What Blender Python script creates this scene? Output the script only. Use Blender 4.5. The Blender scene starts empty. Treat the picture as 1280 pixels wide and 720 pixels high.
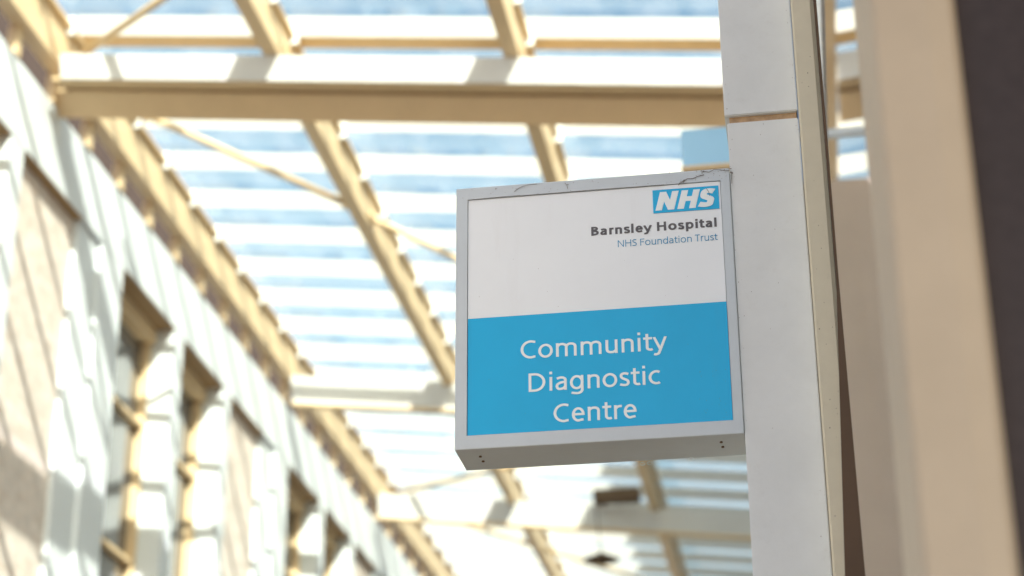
import bpy, bmesh, math, random
from mathutils import Vector, Matrix
random.seed(11)
sc = bpy.context.scene
H = 1.6                      # eye height; heights below are given from the eye and lifted by H

# ------------------------------------------------------------------ camera
def cam_axes(yaw, pitch, roll):
    f = Vector((-math.sin(yaw)*math.cos(pitch), math.cos(yaw)*math.cos(pitch), math.sin(pitch)))
    r = Vector((math.cos(yaw), math.sin(yaw), 0)); u = r.cross(f)
    return r*math.cos(roll)+u*math.sin(roll), -r*math.sin(roll)+u*math.cos(roll), f
CR, CU, CF = cam_axes(math.radians(9.043), math.radians(23.80), math.radians(-0.334))
cd = bpy.data.cameras.new('camera'); cam = bpy.data.objects.new('camera', cd); sc.collection.objects.link(cam)
m = Matrix((CR, CU, -CF)).transposed().to_4x4(); m.translation = (0, 0, H); cam.matrix_world = m
cd.sensor_width = 36; cd.lens = 2407.8/1280*36; cd.clip_start = 0.05; cd.clip_end = 500
cd.dof.use_dof = True; cd.dof.focus_distance = Vector((-.5, 4.6, 2.0)).dot(CF); cd.dof.aperture_fstop = 2.1
sc.camera = cam

# ------------------------------------------------------------------ light
SUN = Vector((1, -2.1, 1.7)).normalized()
w = bpy.data.worlds.new('World'); sc.world = w; w.use_nodes = True
nt = w.node_tree; nt.nodes.clear()
wo = nt.nodes.new('ShaderNodeOutputWorld'); bg = nt.nodes.new('ShaderNodeBackground'); sk = nt.nodes.new('ShaderNodeTexSky')
sk.sky_type = 'NISHITA'; sk.sun_disc = False
sk.sun_elevation = math.asin(SUN.z); sk.sun_rotation = math.atan2(SUN.x, SUN.y)
sk.air_density = 1.0; sk.dust_density = 2.5; sk.ozone_density = 1.0
bg.inputs[1].default_value = 0.135
nt.links.new(sk.outputs[0], bg.inputs[0]); nt.links.new(bg.outputs[0], wo.inputs[0])
sl = bpy.data.lights.new('sun', 'SUN'); sl.energy = 5.0; sl.angle = math.radians(.53); sl.color = (1, .92, .935)
so = bpy.data.objects.new('sun', sl); sc.collection.objects.link(so); so.rotation_euler = SUN.to_track_quat('Z', 'Y').to_euler()
so.location = (20, -40, 40)
sc.view_settings.view_transform = 'Standard'; sc.view_settings.look = 'None'
sc.view_settings.exposure = 1.25; sc.view_settings.gamma = 1

# ------------------------------------------------------------------ helpers
def ray(x, y): return CF*2407.8 + CR*(x-640) + CU*(360-y)
def on_y(x, y, Y):
    d = ray(x, y); d *= Y/d.y; return Vector((d.x, d.y, d.z+H))
def col(c): return (c[0], c[1], c[2], 1)
def mat(name, base, rough=.5, spec=.4, noise=.06, nscale=6, dirt=0, dirtc=(.2, .16, .12), bump=0, metallic=0, streak=1):
    M = bpy.data.materials.new(name); M.use_nodes = True; n = M.node_tree; b = n.nodes['Principled BSDF']
    b.inputs['Roughness'].default_value = rough; b.inputs['Specular IOR Level'].default_value = spec; b.inputs['Metallic'].default_value = metallic
    tc = n.nodes.new('ShaderNodeTexCoord'); nz = n.nodes.new('ShaderNodeTexNoise')
    nz.inputs['Scale'].default_value = nscale; nz.inputs['Detail'].default_value = 6; nz.inputs['Roughness'].default_value = .65
    n.links.new(tc.outputs['Object'], nz.inputs['Vector'])
    r = n.nodes.new('ShaderNodeMapRange'); r.inputs[1].default_value = .25; r.inputs[2].default_value = .75
    r.inputs[3].default_value = 1-noise; r.inputs[4].default_value = 1+noise
    n.links.new(nz.outputs[0], r.inputs[0])
    mx = n.nodes.new('ShaderNodeVectorMath'); mx.operation = 'SCALE'; mx.inputs[0].default_value = base
    n.links.new(r.outputs[0], mx.inputs['Scale']); last = mx.outputs[0]
    if dirt:
        n2 = n.nodes.new('ShaderNodeTexNoise'); n2.inputs['Scale'].default_value = nscale*3.1; n2.inputs['Detail'].default_value = 9; n2.inputs['Roughness'].default_value = .75
        mp = n.nodes.new('ShaderNodeMapping'); mp.inputs['Scale'].default_value = (1, 1, streak); n.links.new(tc.outputs['Object'], mp.inputs[0]); n.links.new(mp.outputs[0], n2.inputs['Vector'])
        r2 = n.nodes.new('ShaderNodeMapRange'); r2.inputs[1].default_value = .56; r2.inputs[2].default_value = .8; r2.inputs[4].default_value = dirt
        n.links.new(n2.outputs[0], r2.inputs[0])
        mm = n.nodes.new('ShaderNodeMix'); mm.data_type = 'RGBA'
        n.links.new(r2.outputs[0], mm.inputs['Factor']); n.links.new(last, mm.inputs['A']); mm.inputs['B'].default_value = col(dirtc); last = mm.outputs['Result']
    n.links.new(last, b.inputs['Base Color'])
    if bump:
        bp = n.nodes.new('ShaderNodeBump'); bp.inputs['Strength'].default_value = bump; bp.inputs['Distance'].default_value = .004
        n.links.new(nz.outputs[0], bp.inputs['Height']); n.links.new(bp.outputs[0], b.inputs['Normal'])
    return M
def brick_mat(name, c1, c2, mortar, scale=1.0, axes='YZ'):
    M = bpy.data.materials.new(name); M.use_nodes = True; n = M.node_tree; b = n.nodes['Principled BSDF']; b.inputs['Roughness'].default_value = .9
    tc = n.nodes.new('ShaderNodeTexCoord'); sp = n.nodes.new('ShaderNodeSeparateXYZ'); cb = n.nodes.new('ShaderNodeCombineXYZ')
    n.links.new(tc.outputs['Object'], sp.inputs[0])
    n.links.new(sp.outputs[axes[0]], cb.inputs[0]); n.links.new(sp.outputs[axes[1]], cb.inputs[1])
    bt = n.nodes.new('ShaderNodeTexBrick'); n.links.new(cb.outputs[0], bt.inputs['Vector'])
    bt.inputs['Color1'].default_value = col(c1); bt.inputs['Color2'].default_value = col(c2); bt.inputs['Mortar'].default_value = col(mortar)
    bt.inputs['Scale'].default_value = scale; bt.inputs['Brick Width'].default_value = .225; bt.inputs['Row Height'].default_value = .075; bt.inputs['Mortar Size'].default_value = .008
    nz = n.nodes.new('ShaderNodeTexNoise'); nz.inputs['Scale'].default_value = 9; nz.inputs['Detail'].default_value = 8; n.links.new(tc.outputs['Object'], nz.inputs['Vector'])
    r = n.nodes.new('ShaderNodeMapRange'); r.inputs[1].default_value = .3; r.inputs[2].default_value = .7; r.inputs[3].default_value = .86; r.inputs[4].default_value = 1.14
    n.links.new(nz.outputs[0], r.inputs[0])
    v = n.nodes.new('ShaderNodeVectorMath'); v.operation = 'SCALE'; n.links.new(bt.outputs[0], v.inputs[0]); n.links.new(r.outputs[0], v.inputs['Scale'])
    n.links.new(v.outputs[0], b.inputs['Base Color'])
    bp = n.nodes.new('ShaderNodeBump'); bp.inputs['Strength'].default_value = .4; bp.inputs['Distance'].default_value = .005; bp.invert = True
    n.links.new(bt.outputs['Fac'], bp.inputs['Height']); n.links.new(bp.outputs[0], b.inputs['Normal'])
    return M
def roof_glass():
    M = bpy.data.materials.new('roof_glass'); M.use_nodes = True; n = M.node_tree; n.nodes.clear()
    out = n.nodes.new('ShaderNodeOutputMaterial'); tr = n.nodes.new('ShaderNodeBsdfTransparent'); tr.inputs[0].default_value = (.93, .98, .895, 1)
    gl = n.nodes.new('ShaderNodeBsdfGlossy'); gl.inputs['Roughness'].default_value = .03
    lw = n.nodes.new('ShaderNodeLayerWeight'); lw.inputs[0].default_value = .5
    pw = n.nodes.new('ShaderNodeMath'); pw.operation = 'POWER'; pw.inputs[1].default_value = 5; n.links.new(lw.outputs['Facing'], pw.inputs[0])
    fr = n.nodes.new('ShaderNodeMath'); fr.operation = 'MULTIPLY_ADD'; fr.inputs[1].default_value = .95; fr.inputs[2].default_value = .04; n.links.new(pw.outputs[0], fr.inputs[0])
    m1 = n.nodes.new('ShaderNodeMixShader'); n.links.new(fr.outputs[0], m1.inputs[0]); n.links.new(tr.outputs[0], m1.inputs[1]); n.links.new(gl.outputs[0], m1.inputs[2])
    # dried rain dirt lying on the panes
    tl = n.nodes.new('ShaderNodeBsdfTranslucent'); tl.inputs[0].default_value = (.8, .79, .76, 1)
    tc = n.nodes.new('ShaderNodeTexCoord'); mp = n.nodes.new('ShaderNodeMapping'); mp.inputs['Scale'].default_value = (2.2, .9, 1)
    nz = n.nodes.new('ShaderNodeTexNoise'); nz.inputs['Scale'].default_value = 1.6; nz.inputs['Detail'].default_value = 7; nz.inputs['Roughness'].default_value = .65
    n.links.new(tc.outputs['Object'], mp.inputs[0]); n.links.new(mp.outputs[0], nz.inputs['Vector'])
    r = n.nodes.new('ShaderNodeMapRange'); r.inputs[1].default_value = .38; r.inputs[2].default_value = .72; r.inputs[3].default_value = .0; r.inputs[4].default_value = .065
    n.links.new(nz.outputs[0], r.inputs[0])
    m2 = n.nodes.new('ShaderNodeMixShader'); n.links.new(r.outputs[0], m2.inputs[0]); n.links.new(m1.outputs[0], m2.inputs[1]); n.links.new(tl.outputs[0], m2.inputs[2])
    n.links.new(m2.outputs[0], out.inputs[0]); return M

MAT = dict(
    cream=mat('cream_paint', (.73, .555, .34), .45, .35, .07, 3, .25, (.45, .34, .22)),
    white=mat('white_paint', (.73, .74, .74), .4, .4, .04, 4, .15, (.6, .55, .47)),
    metal=mat('pale_grey_cladding', (.715, .765, .80), .45, .3, .03, 2),
    pillar=mat('pillar_panel', (.73, .78, .78), .75, .2, .06, 5, .22, (.45, .42, .38), .5),
    frame=mat('sign_frame', (.55, .63, .67), .42, .5, .05, 9, .10, (.3, .28, .26)),
    strip=mat('cream_window_frame', (.68, .64, .475), .5, .35, .05, 12, .18, (.36, .29, .18)),
    post=mat('tan_post', (.47, .415, .32), .6, .4, .06, 7, .25, (.36, .29, .2), streak=.1),
    brown=mat('brown_trim', (.12, .075, .042), .6, .3, .1, 8),
    soffit=mat('tan_soffit', (.36, .24, .13), .6, .3, .08, 5),
    render=mat('filler_beige', (.60, .50, .42), .8, .2, .06, 3),  # beige only for the unseen pier that the pane reflects
    timber=mat('weathered_timber', (.50, .35, .21), .8, .2, .3, 40),
    dark=mat('dark_door', (.034, .0265, .029), .55, .35, .25, 60),
    grey=mat('clerestory_board', (.10, .075, .055), .7, .2, .1, 4),
    brick=brick_mat('pale_brick', (.74, .66, .60), (.66, .56, .49), (.68, .63, .58)),
    brick_r=brick_mat('buff_brick', (.36, .28, .21), (.3, .22, .16), (.4, .37, .33)),
    paving=brick_mat('paving', (.36, .27, .17), (.32, .235, .15), (.25, .2, .14), .35, 'XY'),
    signwhite=mat('sign_white', (.82, .89, .915), .28, .35, .03, 3, .13, (.5, .48, .45), streak=.12),
    signblue=mat('sign_blue', (.006, .45, .82), .3, .22, .05, 4, .10, (.10, .36, .55), streak=.15),
    ltwhite=mat('letter_white', (.83, .92, .93), .35, .4, .01, 3),
    ltgrey=mat('letter_grey', (.085, .085, .09), .4, .4, .02, 3),
    ltblue=mat('letter_blue', (.02, .27, .50), .4, .4, .02, 3),
    web=mat('cobweb', (.15, .12, .095), .9, .1, .3, 90),
    blue=mat('pale_blue_panel', (.36, .66, .92), .4, .4, .04, 3),
    glass=roof_glass(),
)
def win_glass():
    M = mat('window_glass', (.06, .065, .075), .02, .5, .2, 2); M.node_tree.nodes['Principled BSDF'].inputs['IOR'].default_value = 2.4; return M
MAT['pane'] = win_glass()

def link(o, parent=None):
    sc.collection.objects.link(o)
    if parent is not None: o.parent = parent
    return o
def obj(name, bm, m, parent=None, smooth=False, bevel=0):
    if bevel:
        bmesh.ops.bevel(bm, geom=bm.edges[:], offset=bevel, segments=2, affect='EDGES', profile=.7)
    bmesh.ops.recalc_face_normals(bm, faces=bm.faces)
    me = bpy.data.meshes.new(name); bm.to_mesh(me); bm.free()
    me.materials.append(MAT[m] if isinstance(m, str) else m)
    if smooth:
        for p in me.polygons: p.use_smooth = True
    return link(bpy.data.objects.new(name, me), parent)
def tag(o, label, cat, group=None):
    o['label'] = label; o['category'] = cat
    if group: o['group'] = group
    return o
def empty(name, label, cat, group=None):
    return tag(link(bpy.data.objects.new(name, None)), label, cat, group)
def box(bm, x0, x1, y0, y1, z0, z1, slope=None):
    vs = [bm.verts.new((x, y, z)) for x in (x0, x1) for y in (y0, y1) for z in (z0, z1)]
    for f in ((0, 1, 3, 2), (4, 6, 7, 5), (0, 4, 5, 1), (2, 3, 7, 6), (0, 2, 6, 4), (1, 5, 7, 3)):
        bm.faces.new([vs[i] for i in f])
    if slope:
        for v in vs: v.co.z += slope(v.co.x)
    return vs
def B(*a): 
    bm = bmesh.new(); box(bm, *a); return bm
def prism_x(prof, x0, x1, bm=None, slope=None):          # profile in (y, z) swept along X
    bm = bm or bmesh.new(); a = []; b = []
    for (y, z) in prof:
        a.append(bm.verts.new((x0, y, z + (slope(x0) if slope else 0)))); b.append(bm.verts.new((x1, y, z + (slope(x1) if slope else 0))))
    n = len(prof); bm.faces.new(a); bm.faces.new(b[::-1])
    for i in range(n): bm.faces.new((a[i], b[i], b[(i+1) % n], a[(i+1) % n]))
    return bm
def prism_y(prof, y0, y1, bm=None):          # profile in (x, z) swept along Y
    bm = bm or bmesh.new()
    a = [bm.verts.new((x, y0, z)) for x, z in prof]; b = [bm.verts.new((x, y1, z)) for x, z in prof]; n = len(prof)
    bm.faces.new(a); bm.faces.new(b[::-1])
    for i in range(n): bm.faces.new((a[i], b[i], b[(i+1) % n], a[(i+1) % n]))
    return bm
def tube(bm, pts, r, seg=10):
    rings = []
    pts = [Vector(p) for p in pts]
    for i, p in enumerate(pts):
        d = (pts[min(i+1, len(pts)-1)]-pts[max(i-1, 0)]).normalized()
        a = d.cross(Vector((.31, .2, .93))).normalized(); b = d.cross(a)
        rings.append([bm.verts.new(p+(a*math.cos(t)+b*math.sin(t))*r) for t in [2*math.pi*k/seg for k in range(seg)]])
    for i in range(len(rings)-1):
        for k in range(seg): bm.faces.new((rings[i][k], rings[i][(k+1) % seg], rings[i+1][(k+1) % seg], rings[i+1][k]))
    bm.faces.new(rings[0][::-1]); bm.faces.new(rings[-1]); return bm
def plate(y0, z0, y1, z1, t):                # thin plate between two (y, z) points, as a closed profile
    d = Vector((y1-y0, z1-z0)).normalized(); n = Vector((-d.y, d.x))*t/2
    return [(y0+n.x, z0+n.y), (y1+n.x, z1+n.y), (y1-n.x, z1-n.y), (y0-n.x, z0-n.y)]
ORD = ['first', 'second', 'third', 'fourth', 'fifth', 'sixth', 'seventh', 'eighth', 'ninth', 'tenth', 'eleventh', 'twelfth', 'thirteenth', 'fourteenth', 'fifteenth', 'sixteenth', 'seventeenth', 'eighteenth', 'nineteenth', 'twentieth', 'twenty-first', 'twenty-second', 'twenty-third', 'twenty-fourth', 'twenty-fifth', 'twenty-sixth']
XW = -5.86
SL = lambda x: -.109*(x-XW)                  # fall of the roof across the street

# ------------------------------------------------------------------ ground
g = obj('ground', B(-120, 120, -120, 160, -.6, -.004), 'paving'); g['kind'] = 'structure'
g = obj('pavement', B(XW-.1, .14, -20, 60, -.3, .0), 'paving'); g['kind'] = 'structure'

# ------------------------------------------------------------------ left building
LB = empty('brick_building', 'long pale brick building with white panels along the left side', 'building')
P = 5.55; ZF0, ZF1 = 7.11+H, 7.75+H
YS, YE = 12.6-2*P, 12.6+4*P                  # first bay start, last bay end
core = bmesh.new(); box(core, -12, -6.45, YS-6, YE, 0, 7.72+H); obj('inner_wall', core, 'grey', LB)
box_top = bmesh.new(); box(box_top, -12, -6.32, YS-6, YE, 7.73+H, 8.6+H); obj('clerestory_wall', box_top, 'grey', LB)
for k in range(6):
    b0 = YS + k*P
    obj('brick_wall', B(-6.4, -5.95, b0, b0+1.262, 0, ZF0-.002), 'brick', LB)
    bm = bmesh.new()
    prof = [(-6.4, b0+1.265), (-5.905, b0+1.265), (-5.905, b0+1.74), (-5.864, b0+1.74), (-5.864, b0+2.27), (-6.4, b0+2.27)]
    vs0 = [bm.verts.new((x, y, 0)) for x, y in prof]; vs1 = [bm.verts.new((x, y, ZF0-.003)) for x, y in prof]
    bm.faces.new(vs0); bm.faces.new(vs1[::-1])
    for i in range(6): bm.faces.new((vs0[i], vs0[(i+1) % 6], vs1[(i+1) % 6], vs1[i]))
    obj('pilaster', bm, 'metal', LB)
    obj('pier', B(-6.4, -5.864, b0+3.72, b0+3.98, 0, ZF0-.003), 'metal', LB)
    obj('pier', B(-6.4, -5.864, b0+5.3, b0+5.546, 0, ZF0-.003), 'metal', LB)
    for (a, c) in ((b0+2.272, b0+3.718), (b0+3.982, b0+5.298)):
        zs = [.9, 3.2, 4.9, 6.4, 7.72]
        fr = bmesh.new()
        box(fr, -6.22, -6.09, a, a+.06, .9, ZF0-.162); box(fr, -6.22, -6.09, c-.06, c, .9, ZF0-.162)
        wd = obj('window', fr, 'cream', LB)
        hd = bmesh.new(); box(hd, -6.22, -6.05, a+.002, c-.002, ZF0-.16, ZF0-.016); obj('head', hd, 'cream', wd)
        obj('sill', B(-6.3, -5.84, a+.002, c-.002, .82, .898), 'metal', wd)
        for z in zs[1:]:
            obj('transom', B(-6.215, -6.1, a+.062, c-.062, z-.02, z+.02), 'cream', wd)
        obj('pane', B(-6.19, -6.17, a+.062, c-.062, .9, ZF0-.162), 'pane', wd)
        obj('apron', B(-6.4, -5.9, a+.002, c-.002, 0, .818), 'metal', LB)
    for (a, c, xb_) in ((b0+.006, b0+1.26, -5.948), (b0+2.275, b0+3.715, -6.048), (b0+3.985, b0+5.295, -6.048)):
        obj('soffit_trim', B(xb_, -5.867, a, c, ZF0-.014, ZF0-.002), 'soffit', LB)
    obj('fascia', B(-6.3, -5.86, b0+.004, b0+1.26, ZF0, ZF1), 'metal', LB)
    obj('fascia', B(-6.3, -5.86, b0+1.268, b0+3.845, ZF0, ZF1), 'metal', LB)
    obj('fascia', B(-6.3, -5.86, b0+3.853, b0+5.546, ZF0, ZF1), 'metal', LB)
y = 4.3
while y < YE-1:
    obj('bracket_post', B(-5.93, -5.845, y, y+.10, ZF1+.002, 8.0+H), 'cream', LB); y += .79

# ------------------------------------------------------------------ glazed roof
ROOF_Y0, ROOF_Y1 = 1.0, 33
def long_beam(xc, zb, wd, ht, fl, name, label):
    z = zb+H
    prof = [(xc-wd/2, z), (xc+wd/2, z), (xc+wd/2, z+.025), (xc+wd/2-.02, z+.025), (xc+wd/2-.02, z+ht-.03), (xc+wd/2+fl, z+ht-.03), (xc+wd/2+fl, z+ht), (xc-wd/2, z+ht)]
    e = empty(name, label, 'beam')
    obj('box_section', prism_y([(xc-wd/2, z), (xc+wd/2, z), (xc+wd/2, z+ht-.04), (xc-wd/2, z+ht-.04)], ROOF_Y0, ROOF_Y1), 'cream', e)
    obj('top_flange', prism_y([(xc-wd/2-.02, z+ht-.038), (xc+wd/2+fl, z+ht-.038), (xc+wd/2+fl, z+ht), (xc-wd/2-.02, z+ht)], ROOF_Y0, ROOF_Y1), 'cream', e)
    BEAMS.append((e, xc, z+ht, wd))
    return e
BEAMS = []
long_beam(-5.83, 8.0, .14, .42, .05, 'eaves_beam', 'cream steel eaves beam running along the top of the left brick building')
long_beam(-3.914, 7.788, .125, .35, .04, 'rafter', 'cream lengthwise roof beam nearer the left building')
long_beam(-2.003, 7.58, .125, .35, .04, 'rafter', 'cream lengthwise roof beam in mid roof, passing behind the sign')
long_beam(-.02, 7.36, .16, .36, .04, 'wall_beam', 'cream roof edge beam along the right building')
# cross beams
BN = ['nearest the camera, above the sign', 'behind the upper half of the sign', 'low in the photo beyond the sign']
for i, Y in enumerate((6.2, 13.17, 20.1, 24.6)):
    zb = 7.75+H
    if i == 0: continue
    e = empty('cross_beam', 'cream steel cross beam of the glass roof, ' + BN[i-1], 'beam', 'cross beams of the glass roof')
    if i == 1:
        obj('lower_chord', prism_x(plate(Y+.02, zb-.035, Y-.14, zb+.13, .06), XW, -.1, slope=SL), 'cream', e)
        obj('flange', prism_x(plate(Y-.10, zb+.17, Y-.44, zb+.075, .03), XW+.1, -.1, slope=SL), 'cream', e)
        obj('web', prism_x(plate(Y-.455, zb+.06, Y-.52, zb+.25, .03), XW+.19, -.1, slope=SL), 'white', e)
    else:
        obj('web', prism_x(plate(Y, zb, Y-.09, zb+.29, .03), XW+.1, -.1, slope=SL), 'white', e)
        obj('flange', prism_x(plate(Y+.08, zb-.03, Y-.03, zb-.02, .03), XW+.1, -.1, slope=SL), 'cream', e)
# purlins: leaning blades carried over the lengthwise beams
PZ = 8.36+H
YP = []
y0 = 15.38-.808*14
for k in range(36):
    Y = y0+.808*k
    if 12.5 < Y < 13.3 or 19.95 < Y < 20.4: pass
    if k == 10: Y = 12.33
    YP.append(Y)
kk = 0
for k, Y in enumerate(YP):
    seen = Y > 11.3
    an = math.radians(25)
    bm = prism_x(plate(Y, PZ, Y-.16*math.sin(an), PZ+.16*math.cos(an), .02), XW+.2, -.03, slope=SL)
    lab = ('white purlin blade under the roof glass, %s from the near end of the roof' % ORD[k]) if k < 18 else 'white purlin blade under the roof glass, %s from the far end of the roof' % ORD[len(YP)-1-k]
    if k == 11:                                  # the deeper one just before the nearest cross beam
        e = empty('purlin', 'deeper white purlin with a tan underside, just before the nearest cross beam', 'purlin', 'white purlins of the glass roof')
        obj('blade', bm, 'white', e)
        obj('underside', prism_x(plate(Y+.012, PZ+.005, Y+.15, PZ-.015, .014), XW+.2, -.03, slope=SL), 'cream', e)
        continue
    e = tag(obj('purlin', bm, 'white'), lab, 'purlin', 'white purlins of the glass roof')
# cleats that hold the purlins on the lengthwise beams
for e, xc, zt, wd_ in BEAMS[:3]:
    for Y in YP:
        if 11.5 < Y < 31:
            bm = bmesh.new(); box(bm, xc-wd_/2-.05, xc+wd_/2+.07, Y-.055, Y-.02, zt-.10, zt+.07); obj('cleat', bm, 'white', e)
# glass panes
xs = [-5.78, -3.93, -3.90, -2.02, -1.99, -.02]; ys = [1.0, 6.2, 13.0, 20.0, 24.5, 33]
bn = ['left', 'middle', 'right']; wn = ['over the near end of the roof', 'just before the nearest visible cross beam', 'between the nearest and second visible cross beams', 'between the second and third cross beams', 'beyond the farthest cross beam']
for j in range(5):
    for i in range(3):
        bm = bmesh.new(); box(bm, xs[2*i], xs[2*i+1], ys[j]+.01, ys[j+1]-.01, PZ+.19, PZ+.20, SL)
        tag(obj('roof_pane', bm, 'glass'), 'clear dusty roof glass in the %s bay %s' % (bn[i], wn[j]), 'glass pane', 'panes of the glass roof')
# braces
def on_roof(x, y, dz):
    d = ray(x, y); s = (dz-.109*5.86)/(d.z+.109*d.x); d *= s; return Vector((d.x, d.y, d.z+H))
BR = [((178, 142), (430, 253), 'rising from the left end of the nearest cross beam', 8.12),
      ((455, 268), (700, 385), 'running behind the left edge of the sign', 8.1),
      ((92, 76), (255, -38), 'in the top left corner of the roof', 8.1),
      ((474, 621), (780, 717), 'low beyond the farthest cross beam', 8.1),
      ((480, 620), (660, 578), 'passing under the bottom corner of the sign', 8.1)]
for (a, b, t, dz), xe in zip(BR, (-3.985, -2.075, -3.985, -2.075, -2.075)):
    p, q = on_roof(*a, dz), on_roof(*b, dz); d = (q-p).normalized(); q = p+d*((xe-p.x)/d.x)
    e = empty('brace', 'thin cream diagonal roof brace ' + t, 'brace', 'diagonal braces of the roof')
    obj('rod', tube(bmesh.new(), [p, q], .032), 'cream', e, True)
    for s in (p+d*.05, q-d*.05):
        obj('end_plate', B(s.x-.045, s.x+.045, s.y-.012, s.y+.012, s.z-.05, s.z+.05), 'cream', e)

# hanging lamp by the far cross beam
p = on_y(742, 614, 24.3); q = on_y(800, 625, 24.3)
tag(obj('junction_box', B(p.x, q.x, 24.22, 24.45, q.z, p.z), 'brown'), 'brown oblong box fixed to the far cross beam', 'box')
e = empty('hanging_lamp', 'dark dish lamp hanging on a thin cable below the far cross beam', 'lamp')
c = on_y(752, 700, 24.3); t = on_y(744, 622, 24.3)
obj('cable', tube(bmesh.new(), [(c.x, 24.3, c.z), (t.x, 24.3, t.z)], .008, 6), 'brown', e)
bm = bmesh.new(); pr = [(.02, .10), (.05, .09), (.13, .05), (.24, .0), (.22, -.006), (.12, .03), (0.03, .06)]; N = 24
rings = [[bm.verts.new((c.x+r*math.cos(2*math.pi*k/N), 24.3+r*math.sin(2*math.pi*k/N), c.z+z)) for k in range(N)] for r, z in pr]
for i in range(len(pr)-1):
    for k in range(N): bm.faces.new((rings[i][k], rings[i][(k+1) % N], rings[i+1][(k+1) % N], rings[i+1][k]))
bm.faces.new(rings[0]); bm.faces.new(rings[-1][::-1]); obj('lamp_shade', bm, 'brown', e, True)

# ------------------------------------------------------------------ right building
RB = empty('clad_building', 'building close on the right with tan posts, tall glass and dark door', 'building')
obj('inner_wall', B(.28, 6, 3.0, 33, 0, 7.25+H), 'brick_r', RB)
obj('upper_wall', B(.30, 6, -9, 2.99, 3.2+H, 7.25+H), 'brick_r', RB)
obj('tall_block', B(.34, 6, 15.8, 33, 7.26+H, 13.2+H), 'brick_r', RB)
obj('wall_panel', B(.165, .278, 3.0, 33, 3.6+H, 7.24+H), 'metal', RB)
obj('wall_panel', B(.165, .278, 12.0, 33, 0, 3.59+H), 'metal', RB)
wd = obj('window', B(.165, .275, 11.9, 11.998, 0, 3.59+H), 'strip', RB)
obj('pane', B(.172, .19, 2.95, 11.898, 0, 3.59+H), 'pane', wd)
obj('reflection_filler', B(-.36, .164, 13, 13.4, 0, 6.5+H), 'render', RB)  # unseen pier added to give the window pane something beige to reflect
obj('door', B(.2, 2.6, 2.46, 2.56, 0, 3.19+H), 'dark', RB)
pm = bmesh.new()
pts = [(.137, 2.9), (.137, 2.408), (.143, 2.4), (.215, 2.4), (.246, 2.406), (.256, 2.425), (.256, 2.9)]
v0 = [pm.verts.new((x, y, 0)) for x, y in pts]; v1 = [pm.verts.new((x, y, 3.19+H)) for x, y in pts]
pm.faces.new(v0); pm.faces.new(v1[::-1])
for i in range(len(pts)): pm.faces.new((v0[i], v0[(i+1) % len(pts)], v1[(i+1) % len(pts)], v1[i]))
obj('door_post', pm, 'post', RB)
for side in (2.6, ): obj('door_post', B(side, side+.15, 2.4, 2.9, 0, 3.19+H), 'post', RB)
# cream stile beside the pillar
st = bmesh.new(); prof = [(.048, 4.72), (.048, 4.50), (.052, 4.495), (.098, 4.495), (.108, 4.503), (.112, 4.52), (.112, 4.72)]
v0 = [st.verts.new((x, y, 0)) for x, y in prof]; v1 = [st.verts.new((x, y, 3.6+H)) for x, y in prof]
st.faces.new(v0); st.faces.new(v1[::-1])
for i in range(len(prof)): st.faces.new((v0[i], v0[(i+1) % len(prof)], v1[(i+1) % len(prof)], v1[i]))
STI = obj('window_stile', st, 'strip', RB)
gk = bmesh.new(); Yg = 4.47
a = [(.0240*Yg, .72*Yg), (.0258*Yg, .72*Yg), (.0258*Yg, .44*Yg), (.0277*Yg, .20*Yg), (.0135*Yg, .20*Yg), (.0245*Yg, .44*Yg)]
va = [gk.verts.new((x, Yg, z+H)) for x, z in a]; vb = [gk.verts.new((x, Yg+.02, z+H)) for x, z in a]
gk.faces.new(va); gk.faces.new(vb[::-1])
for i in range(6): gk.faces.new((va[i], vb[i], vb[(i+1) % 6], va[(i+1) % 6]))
obj('shadow_gap', gk, 'brown', STI)  # brown wedge stands in for the shadow gap beside the stile

# pillar
PI = empty('pillar', 'pale grey clad pillar that carries the sign, with an open brown joint', 'pillar')
X0, X1, YF = -.1426, .046, 4.58
obj('core', B(X0+.006, X1-.004, YF+.009, YF+.30, 0, 5.0+H), 'timber', PI)
def panel(z0, z1, x0, yf):
    bm = bmesh.new(); box(bm, x0, X1, yf, YF+.32, z0, z1)
    bmesh.ops.bevel(bm, geom=[e for e in bm.edges], offset=.0025, segments=2, affect='EDGES'); return bm
obj('panel', panel(0, 2.484+H, X0, YF), 'pillar', PI)
obj('panel', panel(2.504+H, 5.1+H, X0-.006, YF-.004), 'pillar', PI)

# blue projecting panel farther along
e = empty('blue_board', 'pale blue projecting board with a tan lower edge, high beside the pillar', 'board')
a = on_y(851, 163, 9); b = on_y(914, 203, 9)
obj('face', B(a.x, -.2, 9, 9.03, b.z, a.z), 'blue', e)
obj('arm', B(-.22, .17, 9.04, 9.08, a.z-.08, a.z-.04), 'metal', e)
obj('bottom_rail', B(a.x-.005, -.2, 8.995, 9.06, b.z-.022, b.z-.002), 'cream', e)

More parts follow.
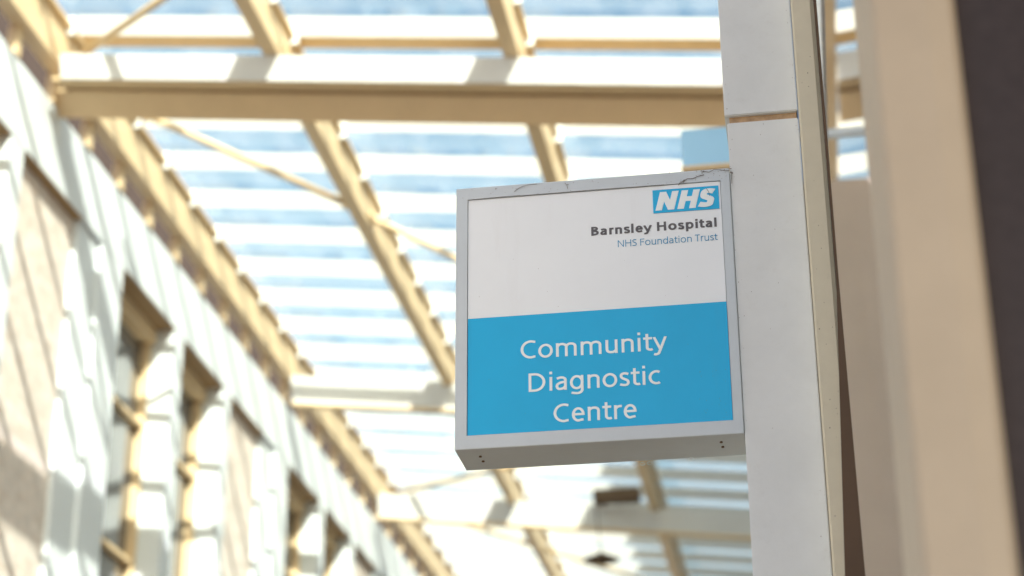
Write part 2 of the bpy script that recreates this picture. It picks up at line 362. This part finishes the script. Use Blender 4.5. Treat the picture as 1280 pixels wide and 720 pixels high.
# ------------------------------------------------------------------ the sign
SG = empty('projecting_sign', 'white and blue hospital box sign fixed to the grey pillar', 'sign')
SY = 4.575; ox0, oz0, ow, oh = -.8841, 1.6112, .7434, .7491
sc_ = SY/4.6; ox0 *= sc_; oz0 *= sc_; ow *= sc_; oh *= sc_; ow = -.1435-ox0
px0, pz0, pw, ph = [v*sc_ for v in (-.8508, 1.6503, .6794, .6730)]
oz0 += H; pz0 += H
fb = bmesh.new()
def ring(x0, z0, x1, z1, y): return [fb.verts.new(p) for p in ((x0, y, z0), (x1, y, z0), (x1, y, z1), (x0, y, z1))]
r0 = ring(ox0, oz0, ox0+ow, oz0+oh, SY+.165); r1 = ring(ox0, oz0, ox0+ow, oz0+oh, SY)
r2 = ring(px0-.0015, pz0-.0015, px0+pw+.0015, pz0+ph+.0015, SY); r3 = ring(px0-.0015, pz0-.0015, px0+pw+.0015, pz0+ph+.0015, SY+.012)
fb.faces.new(r0); fb.faces.new(r3)
for A_, B_ in ((r0, r1), (r1, r2), (r2, r3)):
    for i in range(4): fb.faces.new((A_[i], A_[(i+1) % 4], B_[(i+1) % 4], B_[i]))
be = [e for e in fb.edges if all(v in r1 for v in e.verts) or (e.verts[0] in r1 and e.verts[1] in r0) or (e.verts[0] in r0 and e.verts[1] in r1)]
bmesh.ops.bevel(fb, geom=be, offset=.0035, segments=3, affect='EDGES', profile=.6)
obj('frame', fb, 'frame', SG)
def sp(x, y): v = on_y(x, y, SY); return v.x, v.z
zs_ = .5*(sp(585, 397.3)[1]+sp(907.7, 376)[1])
obj('white_panel', B(px0, px0+pw, SY+.003, SY+.011, zs_+.0006, pz0+ph), 'signwhite', SG)
obj('blue_panel', B(px0, px0+pw, SY+.003, SY+.011, pz0, zs_-.0012), 'signblue', SG)
obj('joint_line', B(px0, px0+pw, SY+.0032, SY+.0105, zs_-.0011, zs_+.0005), 'ltwhite', SG)
def glyphs(st):
    """centre lines of a plain humanist face: cap height 1, x-height .74, stroke st; value = (advance, [(points, closed)])"""
    h = st/2; x = .74
    def E(cx, cy, rx, ry, a0, a1, n=18): return [(cx+rx*math.cos(math.radians(a0+(a1-a0)*k/n)), cy+ry*math.sin(math.radians(a0+(a1-a0)*k/n))) for k in range(n+1)]
    def spl(P, n=7):
        P = [P[0]]+P+[P[-1]]; out = []
        for i in range(1, len(P)-2):
            for k in range(n):
                t = k/n; a, b, c, d = P[i-1], P[i], P[i+1], P[i+2]
                out.append(tuple(.5*(2*b[q]+(c[q]-a[q])*t+(2*a[q]-5*b[q]+4*c[q]-d[q])*t*t+(3*b[q]-a[q]-3*c[q]+d[q])*t**3) for q in (0, 1)))
        return out+[P[-2]]
    V = lambda X, y0, y1: ([(X, y0), (X, y1)], False)
    Hh = lambda y, x0, x1: ([(x0, y), (x1, y)], False)
    G = {' ': (.30, [])}
    L = .09+h                                      # first stem
    G['C'] = (.78, [(E(.46, .5, .41-h, .5-h, 58, 302, 26)+[(.70, h*1.35)] if 0 else [(.70, .965-h)]+E(.50, .5, .45-h, .5-h, 68, 292, 26)+[(.70, .035+h)], False)])
    G['D'] = (.92, [([(L, h), (L, 1-h), (.36, 1-h)]+E(.36, .5, .47-h, .5-h, 90, -90, 22), True)])
    G['B'] = (.72, [V(L, 0, 1), ([(L, 1-h), (.34, 1-h)]+E(.34, .765, .235-h*.6, .235-h, 90, -90, 12)+[(L, .53)], False), ([(L, .53), (.36, .53)]+E(.36, .28+h*.3, .27-h*.6, .25-h*.3-h*.4, 90, -90, 12)+[(L, h)], False)])
    G['H'] = (.88, [V(L, 0, 1), V(.79-h, 0, 1), Hh(.53, L, .79-h)])
    G['N'] = (.90, [V(L, 0, 1), V(.81-h, 0, 1), ([(L, 1), (.81-h, 0)], False)])
    G['F'] = (.62, [V(L, 0, 1), Hh(1-h, L, .58), Hh(.53, L, .53)])
    G['T'] = (.62, [V(.31, 0, 1-h), Hh(1-h, .02, .60)])
    G['S'] = (.62, [(spl([(.53, .955-h), (.38, 1-h), (.20, .93-h*.6), (.10+h*.5, .76), (.19, .60), (.34, .51), (.48, .41), (.55-h*.5, .26), (.47, .09+h*.5), (.30, h), (.08, .05+h)]), False)])
    G['l'] = (.31, [V(.155, 0, 1.04)])
    G['i'] = (.31, [V(.155, 0, x), V(.155, 1.03-st*1.15, 1.03)])
    G['n'] = (.70, [V(L, 0, x), ([(L, x-.20)]+E(.35, x-.24, .35-L, .24-h, 160, 90, 8)+E(.39, x-.22, .225-h, .22-h, 80, 0, 8)+[(.615-h, 0)], False)])
    G['m'] = (1.06, [V(L, 0, x)]+[([(a, x-.20)]+E(a+.19, x-.24, .19, .24-h, 160, 90, 8)+E(a+.21, x-.22, .225-h*.7, .22-h, 80, 0, 8)+[(a+.435-h*.7, 0)], False) for a in (L, L+.435-h*.7)])
    G['m'] = (L+2*(.435-h*.7)+h+.09, G['m'][1])
    G['u'] = (.70, [V(.615-h, 0, x), ([(L, x)]+[(L, .23)]+E(.31, .22, .31-L, .22-h, 190, 270, 8)+E(.36, .25, .255-h, .25-h, 280, 340, 8), False)])
    G['h'] = G['n']
    G['o'] = (.74, [(E(.37, x/2, .32-h, x/2-h+.012, 0, 360, 32)[:-1], True)])
    G['c'] = (.57, [([(.53, x-.035-h)]+E(.39, x/2, .34-h, x/2-h+.012, 75, 285, 22)+[(.53, .035+h)], False)])
    G['e'] = (.67, [Hh(.385, .06+h, .615-h), ([(.622-h, .385-h)]+E(.345, x/2, .278-h, x/2-h+.012, 8, 290, 28)+[(.57, .04+h)], False)])
    G['a'] = (.63, [([(.11, x-.05-h), (.2, x-.015-h)]+E(.30, x-.20, .245-h, .20-h, 95, 0, 10)+[(.545-h, 0)], False), ([(.545-h, .435), (.40, .43), (.27, .405)]+E(.235, .215, .185-h, .215-h, 110, 270, 14)+E(.26, .26, .285-h, .26-h, 285, 350, 8), False)])
    G['d'] = (.74, [V(.65-h, 0, 1.04), (E(.355, x/2, .30-h, x/2-h+.012, 0, 360, 28)[:-1], True)])
    G['g'] = (.74, [(E(.355, x/2, .30-h, x/2-h+.012, 0, 360, 28)[:-1], True), ([(.65-h, x), (.65-h, .0)]+E(.37, -.03, .28-h, .255-h, 0, -95, 12)+[(.12, -.245+h)], False)])
    G['p'] = (.74, [V(L, -.28, x), (E(.385, x/2, .30-h, x/2-h+.012, 0, 360, 28)[:-1], True)])
    G['r'] = (.44, [V(L, 0, x), ([(L, x-.22)]+E(.36, x-.26, .36-L, .26-h, 165, 90, 8)+[(.43, x-h)], False)])
    G['s'] = (.52, [(spl([(.44, x-.04-h), (.30, x-h+.008), (.16, x-.05-h*.6), (.09+h*.5, x-.19), (.17, .44), (.28, .37), (.39, .30), (.46-h*.5, .19), (.38, .05+h*.5), (.25, h-.008), (.07, .035+h)]), False)])
    G['t'] = (.44, [([(.19, .93), (.19, .19)]+E(.34, .18, .15, .18-h, 180, 280, 8)+[(.42, .03+h)], False), Hh(x-h, .03, .41)])
    G['y'] = (.60, [([(.055, x), (.315, .06)], False), ([(.555, x), (.315, .03), (.26, -.12)]+E(.11, -.11, .15, .165-h, -20, -95, 8)+[(.04, -.255+h)], False)])
    return G
def text(body, name, m, x0, x1, zb, ztop, st=.13, shear=0, y=SY+.0022, gap=0):
    """lettering as thin raised ribbons, fitted between x0 and x1 with the cap height ztop-zb"""
    G = glyphs(st); bm = bmesh.new(); pen = 0; rib = []
    for chx in body:
        adv, paths = G[chx]
        caps = chx in 'HNiltFT'
        for P, closed in paths:
            P = [p for i, p in enumerate(P) if i == 0 or math.hypot(p[0]-P[i-1][0], p[1]-P[i-1][1]) > 1e-4]
            n = len(P); Lf = []; Rt = []
            for i, (px_, py_) in enumerate(P):
                a = P[i-1] if (i > 0 or closed) else None; c = P[(i+1) % n] if (i < n-1 or closed) else None
                def un(p, q):
                    d = math.hypot(q[0]-p[0], q[1]-p[1]) or 1; return ((q[0]-p[0])/d, (q[1]-p[1])/d)
                d1 = un(a, (px_, py_)) if a else None; d2 = un((px_, py_), c) if c else None
                d1 = d1 or d2; d2 = d2 or d1
                nx, ny = -(d1[1]+d2[1]), d1[0]+d2[0]; l = math.hypot(nx, ny) or 1; nx /= l; ny /= l
                k = 1/max(.55, nx*-d1[1]+ny*d1[0])
                for lst, sg in ((Lf, 1), (Rt, -1)):
                    X = px_+sg*nx*k*st/2; Z = py_+sg*ny*k*st/2
                    if chx in 'N': Z = min(1, max(0, Z)); X = min(.81, max(.09, X))
                    if chx == 'y': Z = min(.74, Z)
                    lst.append((X+pen, Z))
            rib.append((Lf, Rt, closed))
        pen += adv+gap
    allx = [p[0]+shear*p[1] for L_, R_, c in rib for p in L_+R_]; xa, xb = min(allx), max(allx)
    sx = (x1-x0)/(xb-xa); sz = ztop-zb
    for q, (L_, R_, closed) in enumerate(rib):
        yy = y-.00004*(q % 7)
        ct = [0]
        def f(p, dy):
            ct[0] += 1; return bm.verts.new((x0+(p[0]+shear*p[1]-xa)*sx, yy+dy-9e-6*(ct[0] % len(L_)), zb+p[1]*sz))
        a = [f(p, 0) for p in L_]; b = [f(p, 0) for p in R_]; a2 = [f(p, .0006) for p in L_]; b2 = [f(p, .0006) for p in R_]
        n = len(a)
        for i in range(n if closed else n-1):
            k = (i+1) % n
            bm.faces.new((a[i], a[k], b[k], b[i])); bm.faces.new((a[i], a2[i], a2[k], a[k])); bm.faces.new((b[i], b[k], b2[k], b2[i]))
        if not closed:
            for i in (0, n-1): bm.faces.new((a[i], b[i], b2[i], a2[i]))
    bmesh.ops.remove_doubles(bm, verts=bm.verts, dist=1e-6)
    me = bpy.data.meshes.new(name); bm.to_mesh(me); bm.free(); me.materials.append(MAT[m])
    return link(bpy.data.objects.new(name, me), SG)
def line(body, name, m, pl, pr, captop, **k):
    x0, zl = sp(*pl); x1, zr = sp(*pr); zb = .5*(zl+zr)
    return text(body, name, m, x0, x1, zb, zb+captop, **k)
line('Community', 'lettering', 'ltwhite', (650.7, 448.0), (834, 437.0), .0505, st=.12)
line('Diagnostic', 'lettering', 'ltwhite', (660.7, 489), (825.7, 480), .0505, st=.12)
line('Centre', 'lettering', 'ltwhite', (692, 527.5), (796, 522.5), .0505, st=.12)
line('Barnsley Hospital', 'lettering', 'ltgrey', (739, 294.3), (896, 282.8), .0258, st=.185, gap=.012)
line('NHS Foundation Trust', 'lettering', 'ltblue', (772.3, 308.5), (897.3, 299.3), .0195, st=.095)
lx0, lz1 = sp(815.5, 238.0); lx1, _ = sp(897.7, 231); _, lz0 = sp(857, 263.4); lz1 = sp(857, 234.6)[1]
lg = obj('logo', B(lx0, lx1, SY+.0012, SY+.0028, lz0, lz1), 'signblue', SG)
tx = text('NHS', 'lettering', 'ltwhite', lx0+.006, lx1-.008, lz0+.007, lz1-.007, st=.25, shear=.20, y=SY+.0006, gap=-.06)
tx.parent = lg
for (x, y) in ((600.5, 570.0), (604, 576.0), (901.5, 552.0), (903.5, 558.0)):
    d = ray(x, y); d *= (oz0-H)/d.z
    bm = bmesh.new(); bmesh.ops.create_cone(bm, cap_ends=True, segments=14, radius1=.004, radius2=.0034, depth=.003, matrix=Matrix.Translation((d.x, d.y, oz0-.0015)))
    obj('screw', bm, 'brown', SG)
# cobwebs along the top edge
rnd = random.Random(4)
def thread(pxs, r, name='cobweb'):
    pts = []
    for i, (x, y) in enumerate(pxs):
        X, Z = sp(x, y); pts.append((X+rnd.uniform(-.0006, .0006), SY-.0022-.001*math.sin(i), Z+rnd.uniform(-.0006, .0006)))
    obj(name, tube(bmesh.new(), pts, r*.75, 5), 'web', SG)
thread([(643, 240), (648, 236), (655, 233), (663, 231), (671, 230)], .0008)
thread([(706, 229), (709, 232), (710, 237)], .0007)
thread([(880, 219), (872, 221), (866, 224), (859, 224), (853, 228)], .0011)
thread([(912, 214), (903, 213), (893, 212), (886, 216), (878, 214)], .0009)
thread([(856, 225), (851, 229), (848, 232)], .0009)
thread([(883, 236), (886, 240), (887, 245)], .0008)
thread([(585, 251), (600, 249.2), (620, 247.3), (650, 244.5)], .0007)
thread([(650, 245), (690, 242), (735, 238.6), (772, 235.5), (830, 231)], .0006)
thread([(914, 214), (914.5, 222), (915, 230)], .0009)
sb = bmesh.new()
for i in range(150):
    if i < 60: x = rnd.uniform(575, 912); y = 236.5-(x-570)*.081+rnd.uniform(0, 14)
    elif i < 95: x = rnd.uniform(850, 912); y = 236.5-(x-570)*.081+rnd.uniform(0, 12)
    elif i < 120: x = rnd.uniform(870, 912); y = rnd.uniform(460, 522)
    else: x = rnd.uniform(588, 910); y = rnd.uniform(255, 535)
    X, Z = sp(x, y); s = rnd.uniform(.0005, .0013) if i < 95 else rnd.uniform(.0003, .0008)
    bmesh.ops.create_icosphere(sb, subdivisions=1, radius=s, matrix=Matrix.Translation((X, SY+.0005 if i < 95 else SY+.003, Z)))
o = obj('dirt_specks', sb, 'web', SG); o['kind'] = 'stuff'

# tufts of old web on the sign
for (x, y, r) in ((879, 215, .0026), (914, 216, .003), (913, 211, .002), (852, 228, .0022), (646, 236, .0018), (709, 231, .0016), (905, 213, .0018), (620, 236, .0016)):
    X, Z = sp(x, y); bm = bmesh.new()
    for k in range(9):
        bmesh.ops.create_icosphere(bm, subdivisions=1, radius=r*rnd.uniform(.25, .55), matrix=Matrix.Translation((X+rnd.gauss(0, r*1.1), SY-.001, Z+rnd.gauss(0, r*.5))))
    obj('cobweb', bm, 'web', SG)
for (x, y) in ((803, 578), (812, 577), (864, 572)):
    d = ray(x, y); d *= (oz0-H-.003)/d.z; bm = bmesh.new()
    for k in range(3):
        a0 = rnd.uniform(0, 6); tube(bm, [(d.x+.007*math.cos(t), d.y, d.z+H-.004+.0045*math.sin(t)*(1 if k else .6)) for t in [a0+q*.55 for q in range(10)]], .0006, 5)
    obj('cobweb', bm, 'ltwhite', SG)
# grime on the pillar and the stile
sb = bmesh.new()
for i in range(80):
    X = rnd.uniform(X0+.004, X1-.004); Z = rnd.uniform(1.15, 2.9)
    if i > 32: X = rnd.choice([X0+abs(rnd.gauss(0, .006)), X1-abs(rnd.gauss(0, .006))])+.001
    bmesh.ops.create_icosphere(sb, subdivisions=1, radius=rnd.uniform(.0003, .0009), matrix=Matrix.Translation((X, YF-.0005-(.004 if Z > 2.504 else 0), Z+H)) @ Matrix.Diagonal((1, .5, rnd.uniform(.8, 2.2), 1)))
o = obj('grime_specks', sb, 'web', PI); o['kind'] = 'stuff'
sb = bmesh.new()
for i in range(22):
    bmesh.ops.create_icosphere(sb, subdivisions=1, radius=rnd.uniform(.0005, .0014), matrix=Matrix.Translation((rnd.uniform(.055, .097), 4.4945, rnd.uniform(1.15, 2.9)+H)) @ Matrix.Diagonal((1, .5, rnd.uniform(.8, 1.8), 1)))
o = obj('grime_specks', sb, 'brown', STI); o['kind'] = 'stuff'
